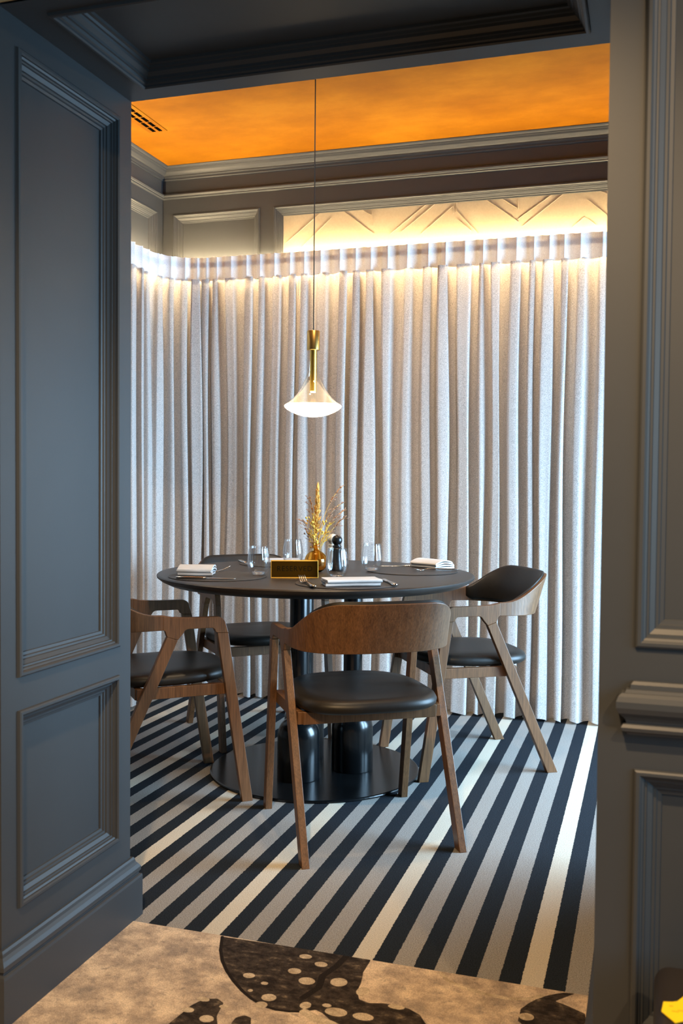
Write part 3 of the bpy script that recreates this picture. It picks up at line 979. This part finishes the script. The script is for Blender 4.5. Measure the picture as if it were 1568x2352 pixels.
# ------------------------------------------------------------------ pendant lamp
def pendant():
    px, py = -1.2235, 3.481
    t = empty('pendant_lamp', (px, py, 1.35), 0, 'glass cone pendant lamp with brass cap hanging over the table', 'lamp')
    z = lambda v: v - 1.35
    bm = bmesh.new(); tube(bm, [(0, 0, z(1.67)), (0, 0, z(ZC))], 0.0022, 8)
    obj('cord', bm, CORD, t)
    bm = bmesh.new()
    lathe(bm, [(0, z(1.676)), (0.0235, z(1.676)), (0.0245, z(1.6745)), (0.0245, z(1.604)), (0.0235, z(1.603)), (0, z(1.603))], 40)
    o = obj('cap', bm, BRASS, t, smooth=True)
    e = o.modifiers.new('es', 'EDGE_SPLIT'); e.split_angle = math.radians(40)
    # glass: widest 0.109 m radius at z = 1.395
    G = [(0.0175, 1.604), (0.0175, 1.575), (0.0180, 1.545), (0.0205, 1.525), (0.0260, 1.505), (0.0345, 1.485), (0.0460, 1.462), (0.0600, 1.440), (0.0770, 1.420), (0.0930, 1.408), (0.1035, 1.4005)]
    bm = bmesh.new(); lathe(bm, [(r, z(h)) for r, h in G], 96)
    obj('glass_shade', bm, LAMPGLASS, t, smooth=True)
    bm = bmesh.new(); lathe(bm, [(0.0, z(1.604)), (0.0125, z(1.604)), (0.0125, z(1.450)), (0.0105, z(1.448)), (0.0, z(1.448))], 32)
    o = obj('inner_rod', bm, GOLD, t, smooth=True)
    e = o.modifiers.new('es', 'EDGE_SPLIT'); e.split_angle = math.radians(40)
    bm = bmesh.new(); lathe(bm, [(0.0, z(1.4475)), (0.0100, z(1.4475)), (0.0095, z(1.444)), (0.0, z(1.443))], 24)
    obj('light_source', bm, BULB, t)
    O = [(0.0, 1.3985), (0.1035, 1.3985), (0.1075, 1.3955), (0.1085, 1.392), (0.1065, 1.387), (0.098, 1.379), (0.082, 1.370), (0.060, 1.3605), (0.035, 1.354), (0.015, 1.3515), (0.0, 1.351)]
    bm = bmesh.new(); lathe(bm, [(r, z(h)) for r, h in O], 96)
    obj('opal_diffuser', bm, OPAL, t, smooth=True)
pendant()

# ------------------------------------------------------------------ table settings
TT = TZ + 0.0005
def placemat(x, y, label):
    bm = bmesh.new()
    lathe(bm, [(0, 0.0), (0.176, 0.0), (0.177, 0.0012), (0.176, 0.0024), (0, 0.0024)], 96)
    return prop(obj('placemat', bm, MATLEATHER, loc=(x, y, TT)), label, 'placemat', 'round dark placemats')
placemat(-0.980, 3.152, 'round dark leather placemat under the front place setting')
placemat(-1.487, 3.205, 'round dark leather placemat under the left place setting')
placemat(-0.880, 3.690, 'round dark leather placemat under the right place setting')
placemat(-1.470, 3.800, 'round dark leather placemat at the far side of the table')

MATZ = TT + 0.0026
def loft(bm, secs):
    """secs: (y, half width, z centre, half thickness, x centre)"""
    rows = []
    for y, hw, z, ht, xc in secs:
        rows.append([bm.verts.new((xc + a * hw, y, z + b * ht)) for a, b in ((-1, -0.3), (-0.7, -1), (0.7, -1), (1, -0.3), (1, 0.3), (0.7, 1), (-0.7, 1), (-1, 0.3))])
    for a, b in zip(rows, rows[1:]):
        for i in range(8): bm.faces.new((a[i], a[(i + 1) % 8], b[(i + 1) % 8], b[i]))
    bm.faces.new(rows[0][::-1]); bm.faces.new(rows[-1])
def make_fork(label):
    t = empty('fork', (0, 0, 0), 0, label, 'fork', 'forks on the table')
    bm = bmesh.new()
    loft(bm, [(-0.100, 0.006, 0.0062, 0.0020, 0), (-0.094, 0.0095, 0.006, 0.0024, 0), (-0.06, 0.0078, 0.0065, 0.0024, 0), (-0.01, 0.0042, 0.0085, 0.0020, 0), (0.022, 0.0030, 0.0080, 0.0018, 0), (0.035, 0.0040, 0.0052, 0.0016, 0)])
    obj('handle', bm, STEEL, t, smooth=True)
    bm = bmesh.new()
    loft(bm, [(0.035, 0.0040, 0.0052, 0.0015, 0), (0.042, 0.0095, 0.0038, 0.0012, 0), (0.050, 0.0125, 0.0032, 0.0010, 0), (0.058, 0.0130, 0.0040, 0.0009, 0)])
    for xc in (-0.0105, -0.0035, 0.0035, 0.0105):
        loft(bm, [(0.057, 0.0026, 0.0038, 0.0009, xc), (0.075, 0.0020, 0.0085, 0.0009, xc), (0.092, 0.0016, 0.0165, 0.0008, xc * 0.95), (0.102, 0.0008, 0.0225, 0.0006, xc * 0.95)])
    obj('tines', bm, STEEL, t, smooth=True)
    return t
def make_knife(label):
    t = empty('knife', (0, 0, 0), 0, label, 'knife', 'table knives')
    bm = bmesh.new()
    loft(bm, [(-0.105, 0.006, 0.0050, 0.0028, 0), (-0.101, 0.0090, 0.0050, 0.0038, 0), (-0.06, 0.0080, 0.0050, 0.0040, 0), (-0.01, 0.0058, 0.0045, 0.0036, 0), (0.002, 0.0060, 0.0042, 0.0028, 0)])
    obj('handle', bm, STEEL, t, smooth=True)
    bm = bmesh.new()
    loft(bm, [(0.002, 0.0060, 0.0042, 0.0016, 0), (0.02, 0.0090, 0.0040, 0.0010, 0.001), (0.07, 0.0095, 0.0040, 0.0009, 0.001), (0.095, 0.0070, 0.0040, 0.0008, 0.002), (0.107, 0.0015, 0.0040, 0.0006, 0.005)])
    obj('blade', bm, STEEL, t, smooth=True)
    return t
def place(o, x, y, d, z=MATZ):
    o.location = (x, y, z); o.rotation_euler = (0, 0, math.atan2(-d[0], d[1]))
    return o
fork0 = make_fork('steel fork left of the front napkin, tines raised')
place(fork0, -1.085, 3.048, (-0.52, 0.854))
f = copy_tree(fork0); f['label'] = 'steel fork beyond the left napkin'; place(f, -1.612, 3.345, (0.90, 0.42), TT)
f = copy_tree(fork0); f['label'] = 'steel fork before the right napkin, tines up'; place(f, -0.800, 3.707, (-0.91, -0.41))
knife0 = make_knife('steel knife right of the front napkin')
place(knife0, -0.848, 3.208, (-0.45, 0.89))
k = copy_tree(knife0); k['label'] = 'steel knife in front of the left napkin'; place(k, -1.475, 3.080, (0.97, 0.22))
k = copy_tree(knife0); k['label'] = 'steel knife lying beyond the right napkin'; place(k, -0.955, 3.850, (-0.93, -0.36), TT)
k = copy_tree(knife0); k['label'] = 'steel knife at the far setting left of the glasses'; place(k, -1.610, 3.742, (0.59, -0.80), TT)

def napkin(L, W, layers, x, y, d, label, lift=0.0, seed=0, z=MATZ, tt=0.0042, puff=0.0):
    """a folded cloth: a zigzag of layers extruded along its length"""
    rnd = random.Random(seed)
    pts = []
    zc = tt / 2
    for l in range(layers):
        xa, xb = (-W / 2, W / 2) if l % 2 == 0 else (W / 2, -W / 2)
        sh = rnd.uniform(-0.006, 0.002)
        for q in range(9):
            f_ = q / 8
            bulge = puff * (l + 0.5) / layers * math.sin(PI * f_)
            pts.append((xa + (xb - xa) * f_ + (math.copysign(1, xb) * sh if q == 8 else 0), zc + bulge))
        if l < layers - 1:
            xe, z0 = pts[-1]
            sgn = math.copysign(1, xe)
            for q in range(1, 6):
                a = -PI / 2 + PI * q / 6
                pts.append((xe + sgn * tt * 0.62 * math.cos(a), z0 + tt * 0.55 + tt * 0.55 * math.sin(a)))
        zc += tt * 1.1
    bm = bmesh.new()
    ns = 14
    rows = []
    for s in range(ns + 1):
        yy = -L / 2 + L * s / ns
        edge = 1 - 0.0 * s
        row = []
        for i, (a, b) in enumerate(pts):
            p0 = pts[max(0, i - 1)]; p1 = pts[min(len(pts) - 1, i + 1)]
            tx, tz = p1[0] - p0[0], p1[1] - p0[1]
            ln = math.hypot(tx, tz) or 1
            nx, nz = -tz / ln, tx / ln
            wob = 0.0015 * math.sin(5 * s / ns + i * 0.2 + seed)
            h = 0.45 * tt
            up = lift * (s / ns)
            row.append((bm.verts.new((a + wob + nx * h, yy + 0.003 * math.sin(i * 0.35 + seed), b + nz * h + up * b * 20)), bm.verts.new((a + wob - nx * h, yy + 0.003 * math.sin(i * 0.35 + seed), max(0, b - nz * h) + up * b * 20))))
        rows.append(row)
    n = len(pts)
    for r0, r1 in zip(rows, rows[1:]):
        for i in range(n - 1):
            bm.faces.new((r0[i][0], r0[i + 1][0], r1[i + 1][0], r1[i][0]))
            bm.faces.new((r0[i][1], r1[i][1], r1[i + 1][1], r0[i + 1][1]))
        for i in (0, n - 1):
            bm.faces.new((r0[i][0], r1[i][0], r1[i][1], r0[i][1]))
    for r in (rows[0], rows[-1]):
        for i in range(n - 1):
            bm.faces.new((r[i][0], r[i + 1][0], r[i + 1][1], r[i][1]))
    o = obj('napkin', bm, LINEN, smooth=True)
    e = o.modifiers.new('es', 'EDGE_SPLIT'); e.split_angle = math.radians(60)
    prop(o, label, 'napkin', 'folded white napkins')
    return place(o, x, y, d, z)
napkin(0.185, 0.088, 4, -0.945, 3.088, (0.866, 0.5), 'white napkin folded into a flat bar at the front setting', seed=1, tt=0.0056)
napkin(0.125, 0.105, 4, -1.575, 3.215, (0.96, 0.28), 'white napkin folded in a loose pillow at the left setting', seed=4, tt=0.0055, puff=0.016)
napkin(0.145, 0.100, 4, -0.835, 3.845, (0.80, -0.50), 'white napkin folded in layers at the right setting', seed=7, tt=0.0055, puff=0.013)
napkin(0.150, 0.085, 3, -1.500, 3.880, (0.90, 0.40), 'white napkin mostly hidden behind the brass sign', seed=9, z=TT)

def make_tumbler(label):
    bm = bmesh.new()
    outer = [(0.0, 0.0), (0.019, 0.0), (0.024, 0.0015), (0.031, 0.008), (0.0368, 0.018), (0.0402, 0.030), (0.0412, 0.043), (0.0405, 0.058), (0.0385, 0.075), (0.0355, 0.092), (0.0335, 0.105), (0.0331, 0.106)]
    inner = [(0.0327, 0.1055), (0.0343, 0.092), (0.0372, 0.075), (0.0392, 0.058), (0.0398, 0.043), (0.0387, 0.031), (0.0350, 0.020), (0.0285, 0.0125), (0.0170, 0.0095), (0.0, 0.0090)]
    def fl(r, z, th):
        if z < 0.03 or z > 0.1052: return r
        q = min(1, (z - 0.03) / 0.03)
        return r * (1 + 0.022 * q * math.cos(22 * th))
    lathe(bm, outer, 132, rad=fl)
    lathe(bm, inner, 132, rad=fl)
    bmesh.ops.remove_doubles(bm, verts=bm.verts[:], dist=0.0001)
    # close the lip between the two walls
    eb = [e for e in bm.edges if e.is_boundary]
    bmesh.ops.bridge_loops(bm, edges=eb)
    o = obj('water_glass', bm, TUMBLER, smooth=True)
    bm = bmesh.new()
    lathe(bm, [(0, 0.0003), (0.0165, 0.0003), (0.0205, 0.0018), (0.0245, 0.0062), (0.0240, 0.0110), (0.0150, 0.0085), (0, 0.0080)], 64)
    obj('thick_base', bm, SOLIDGLASS, o, smooth=True)
    return prop(o, label, 'glass', 'fluted stemless water glasses')
g0 = make_tumbler('fluted clear water glass left of the brass sign'); g0.location = (-1.365, 3.297, MATZ)
for (x, y, zz), lab in (((-1.077, 3.342, TT), 'fluted clear water glass standing before the pepper mill'),
                        ((-1.024, 3.616, MATZ), 'fluted clear water glass alone right of the pepper mill'),
                        ((-1.395, 3.735, MATZ), 'fluted clear water glass behind the brass sign')):
    g = copy_tree(g0); g.location = (x, y, zz); g['label'] = lab

def sign():
    a = Vector((-1.287, 3.224)); b_ = Vector((-1.131, 3.288)); m = (a + b_) / 2
    t = empty('table_sign', (m.x, m.y, TT), math.atan2(b_.y - a.y, b_.x - a.x), 'brass table sign reading RESERVED, propped before the vase', 'sign')
    Wd, Hh = 0.170, 0.064
    bm = bmesh.new()
    # a bent tent: front leaf leaning back, short rear leaf
    prism(bm, [(0.0, 0.0), (0.010, Hh), (0.013, Hh), (0.030, 0.0), (0.027, 0.0), (0.012, Hh - 0.006), (0.0035, 0.0)], -Wd / 2, Wd / 2, 'x')
    body = obj('body', bm, GOLD, t, bevel=0.0008)
    n = Vector((0, -Hh, 0.010)).normalized(); up = Vector((0, 0.010, Hh)).normalized()
    def Q(u, v, h): return Vector((u, 0, 0)) + up * v + n * h
    bm = bmesh.new()
    hw = Wd / 2 - 0.0022; v0, v1 = 0.0036, Hh - 0.0032
    hexa(bm, [Q(-hw, v0, -0.0005), Q(hw, v0, -0.0005), Q(hw, v1, -0.0005), Q(-hw, v1, -0.0005)], [Q(-hw, v0, 0.0006), Q(hw, v0, 0.0006), Q(hw, v1, 0.0006), Q(-hw, v1, 0.0006)])
    pl = obj('face_plate', bm, DARKBRASS, t); pl['label'] = 'brass face plate with a dark reflection put into its colour'
    fc = bpy.data.curves.new('lettering', 'FONT')
    fc.body = 'RESERVED'; fc.size = 0.026; fc.align_x = 'CENTER'; fc.align_y = 'CENTER'; fc.extrude = 0.0003; fc.space_character = 1.12
    tmp = bpy.data.objects.new('tmp', fc); COL.objects.link(tmp)
    bpy.context.view_layer.update()
    me = bpy.data.meshes.new_from_object(tmp.evaluated_get(bpy.context.evaluated_depsgraph_get()))
    bpy.data.objects.remove(tmp)
    me.transform(Matrix.Translation(Q(0.0, Hh * 0.52, 0.0009)) @ Matrix.Rotation(math.atan2(Hh, 0.010), 4, 'X'))
    me.materials.clear(); me.materials.append(ENGRAVE)
    o = bpy.data.objects.new('lettering', me); COL.objects.link(o); o.parent = pl
sign()

VX, VY = -1.215, 3.505
def vase():
    bm = bmesh.new()
    R = 0.044
    outer = [(0.0, 0.0), (0.018, 0.0)]
    for k in range(1, 14):
        a = -PI / 2 + math.asin(0.018 / R) + (PI - math.asin(0.018 / R) - math.asin(0.013 / R)) * k / 14
        outer.append((R * math.cos(a), R * math.cos(math.asin(0.018 / R)) + R * math.sin(a)))
    outer += [(0.0130, 0.086), (0.0130, 0.092), (0.0145, 0.094), (0.0145, 0.097), (0.0130, 0.099), (0.0135, 0.108), (0.0145, 0.112), (0.0150, 0.1125)]
    inner = [(max(0, r - 0.0022), z) for r, z in outer[::-1] if r > 0.0131 and z > 0.004] + [(0.016, 0.004), (0.0, 0.004)]
    inner = [(r, (z if z < 0.1124 else 0.1122)) for r, z in inner]
    lathe(bm, outer, 64); lathe(bm, inner, 64)
    bmesh.ops.remove_doubles(bm, verts=bm.verts[:], dist=0.0001)
    eb = [e for e in bm.edges if e.is_boundary]
    bmesh.ops.bridge_loops(bm, edges=eb)
    o = obj('bud_vase', bm, AMBER, smooth=True, loc=(VX, VY, TT))
    prop(o, 'round amber glass bud vase at the centre of the table', 'vase')
vase()

# dried stems: side = image-right direction, seen from the front
SIDE = Vector((0.953, 0.303, 0)); DEP = Vector((-0.303, 0.953, 0))
def stem_curve(du, dd, h, bend, n=10, z0=0.02):
    base = Vector((VX, VY, TT + z0))
    pts = []
    for k in range(n + 1):
        f_ = k / n
        pts.append(base + Vector((0, 0, (h - z0) * (f_ - 0.20 * bend * f_ ** 3))) + SIDE * du * f_ ** (1.0 + bend) + DEP * dd * f_)
    return pts
def spikelets(bm, pts, k0, rng, n, ln, r, spread):
    m = len(pts) - 1
    for _ in range(n):
        q = rng.uniform(k0, 1.0) * m
        i = min(int(q), m - 1); p = pts[i].lerp(pts[i + 1], q - i)
        d = (pts[i + 1] - pts[i]).normalized()
        a = rng.uniform(0, 2 * PI)
        side = (SIDE * math.cos(a) + DEP * math.sin(a)) * spread
        e = p + (d + side).normalized() * ln * rng.uniform(0.6, 1.2)
        mid = p.lerp(e, 0.5)
        tube(bm, [p, mid, e], [r * 0.35, r, r * 0.2], 5)
def plume():
    rng = random.Random(3)
    bm = bmesh.new(); pts = stem_curve(0.006, 0.0, 0.352, 0.4, 14)
    tube(bm, pts, [0.0016] * len(pts), 6)
    o = obj('dried_plume', bm, STRAW); prop(o, 'tall upright golden grass plume in the amber vase', 'dried grass', 'dried stems in the amber vase')
    bm = bmesh.new()
    m = len(pts) - 1
    for _ in range(420):
        f_ = rng.random() ** 0.8
        q = (0.38 + 0.62 * f_) * m; i = min(int(q), m - 1); p = pts[i].lerp(pts[i + 1], q - i)
        wd = 0.020 * (1 - f_) ** 0.7 + 0.003
        a = rng.uniform(0, 2 * PI)
        e = p + (SIDE * math.cos(a) + DEP * math.sin(a)) * wd * rng.uniform(0.4, 1.0) + Vector((0, 0, rng.uniform(0.010, 0.024)))
        tube(bm, [p, p.lerp(e, 0.5) + Vector((0, 0, -0.001)), e], [0.0006, 0.0016, 0.0003], 4)
    obj('seed_head', bm, PLUME, o)
plume()
def wisp(idx, du, dd, h, bend, label, mat=PINKGRASS, n=34, seed=0, k0=0.55, branches=5):
    rng = random.Random(seed)
    bm = bmesh.new(); pts = stem_curve(du, dd, h, bend, 14)
    tube(bm, pts, [0.0009 + 0.0004 * (1 - k / 14) for k in range(15)], 5)
    o = obj('dried_grass_stem', bm, STRAW); prop(o, label, 'dried grass', 'dried stems in the amber vase')
    bm = bmesh.new()
    spikelets(bm, pts, k0 + 0.15, rng, n, 0.011, 0.0016, 0.6)
    for _ in range(branches):
        q = rng.uniform(k0, 0.9) * 14; i = int(q); p = pts[i]
        d = (pts[i + 1] - pts[i]).normalized()
        e = p + d * rng.uniform(0.02, 0.04) + SIDE * math.copysign(rng.uniform(0.008, 0.024), du) + Vector((0, 0, rng.uniform(-0.006, 0.006)))
        mid = p.lerp(e, 0.5) + Vector((0, 0, 0.006))
        bp = [p, mid, e]
        tube(bm, bp, [0.0006, 0.0005, 0.0004], 4)
        spikelets(bm, bp, 0.3, rng, 9, 0.008, 0.0011, 0.7)
    obj('seed_head', bm, mat, o)
wisp(0, 0.100, 0.010, 0.400, 0.9, 'dried grass stem arching highest to the right of the plume', seed=1)
wisp(1, 0.100, -0.012, 0.335, 1.1, 'dried grass stem arching right below the highest one', seed=2)
wisp(2, 0.108, 0.020, 0.285, 0.9, 'dried grass stem drooping right at mid height', seed=3)
wisp(3, 0.110, -0.020, 0.240, 0.6, 'lowest dried grass stem leaning right over the mills', seed=4)
wisp(4, -0.024, 0.012, 0.318, 0.6, 'short dried grass stem leaning left beside the plume', seed=5, n=24)
wisp(5, -0.052, -0.010, 0.232, 0.7, 'low dried grass stem pointing left', seed=6, n=20)
wisp(6, -0.040, 0.010, 0.178, 0.5, 'shortest dried grass stem close over the vase neck', seed=8, n=18, branches=2)
wisp(7, 0.050, 0.014, 0.20, 0.4, 'short dense dried stem right of the plume', mat=BUDS, seed=9, n=40, k0=0.35, branches=10)
wisp(8, -0.012, -0.014, 0.235, 0.4, 'short dense dried stem left of the plume', mat=BUDS, seed=10, n=40, k0=0.35, branches=10)
def bud_sprig(du, dd, h, label, seed, n=13):
    rng = random.Random(seed)
    bm = bmesh.new(); pts = stem_curve(du, dd, h, 0.4, 10)
    tube(bm, pts, 0.0010, 5)
    heads = []
    for _ in range(n):
        q = rng.uniform(0.55, 1.0) * 10; i = min(int(q), 9); p = pts[i]
        e = p + SIDE * rng.uniform(-0.020, 0.020) + DEP * rng.uniform(-0.016, 0.016) + Vector((0, 0, rng.uniform(0.004, 0.022)))
        tube(bm, [p, e], 0.0005, 4); heads.append(e)
    o = obj('dried_bud_sprig', bm, STRAW); prop(o, label, 'dried flower', 'dried stems in the amber vase')
    bm = bmesh.new()
    for e in heads:
        bmesh.ops.create_icosphere(bm, subdivisions=2, radius=rng.uniform(0.0032, 0.0056), matrix=Matrix.Translation(e))
        tube(bm, [e, e - Vector((0, 0, 0.006))], 0.0006, 4)
    obj('buds', bm, BUDS, o, smooth=True)
bud_sprig(0.026, -0.008, 0.215, 'sprig of round yellow buds right of the plume', 21, 15)
bud_sprig(-0.026, -0.006, 0.218, 'sprig of round yellow buds left of the plume', 22, 11)
bud_sprig(-0.008, -0.012, 0.150, 'short sprig of yellow buds low over the vase', 23, 9)

def mill(x, y, mat, label, s=1.0, name='pepper_mill'):
    t = empty(name, (x, y, TT), 0, label, 'mill')
    bm = bmesh.new()
    lathe(bm, [(0, 0), (0.024, 0), (0.025, 0.003), (0.0245, 0.010), (0.0195, 0.030), (0.0165, 0.055), (0.0160, 0.072), (0.0185, 0.083), (0.0185, 0.087), (0.0150, 0.089), (0, 0.089)], 40)
    obj('body', bm, mat, t, smooth=True)
    bm = bmesh.new()
    prof = [(0, 0.0895), (0.0150, 0.0895), (0.0175, 0.092), (0.0175, 0.096), (0.0120, 0.100)]
    for k in range(1, 13):
        a = -PI / 2 + 0.62 + (PI - 0.62) * k / 12
        prof.append((0.0205 * math.cos(a), 0.1185 + 0.0205 * math.sin(a)))
    prof[-1] = (0, prof[-1][1])
    lathe(bm, prof, 40)
    obj('knob', bm, mat, t, smooth=True)
mill(-1.160, 3.597, MILLBLACK, 'black wooden pepper mill with round knob behind the front glass')
mill(-1.200, 3.662, MILLWHITE, 'cream wooden salt mill half hidden behind the black mill', name='salt_mill')

# ------------------------------------------------------------------ front right corner: low ottoman with a yellow tag
def ottoman():
    t = empty('ottoman', (0.31, 1.42, 0.0), 0, 'dark brown leather ottoman at the bottom right corner before the panelled wall', 'ottoman')
    bm = bmesh.new(); box(bm, -0.29, 0.29, -0.175, 0.175, 0.04, 0.36)
    o = obj('cushion', bm, BROWNLEATHER, t, smooth=True)
    b = o.modifiers.new('bevel', 'BEVEL'); b.width = 0.025; b.segments = 5
    for sx in (-1, 1):
        for sy in (-1, 1):
            bm = bmesh.new(); box(bm, sx * 0.24 - 0.018, sx * 0.24 + 0.018, sy * 0.13 - 0.018, sy * 0.13 + 0.018, 0.003, 0.045)
            obj('foot', bm, MILLBLACK, t)
ottoman()
def tag_card():
    t = empty('tag', (0.05, 1.44, 0.3605), 0, 'yellow card tag with a curved notch lying in the bottom right corner', 'tag')
    P2 = [(0.032, 1.463), (0.029, 1.435), (0.047, 1.41), (0.057, 1.418), (0.076, 1.434), (0.072, 1.479), (0.064, 1.5), (0.06, 1.486), (0.055, 1.477), (0.051, 1.47), (0.044, 1.466), (0.037, 1.464)]
    bm = bmesh.new(); prism(bm, [(x - 0.05, y - 1.44) for x, y in P2], 0.0, 0.0012, 'z')
    obj('card', bm, YELLOW, t)
    bm = bmesh.new()
    for x, y, w_, h_ in ((0.0425, 1.4535, 0.0026, 0.003), (0.048, 1.440, 0.0050, 0.0026), (0.056, 1.4445, 0.0050, 0.0026)):
        box(bm, x - 0.05 - w_, x - 0.05 + w_, y - 1.44 - h_ / 2, y - 1.44 + h_ / 2, 0.0012, 0.0015)
    obj('faint_print', bm, YELLOWINK, t)
tag_card()
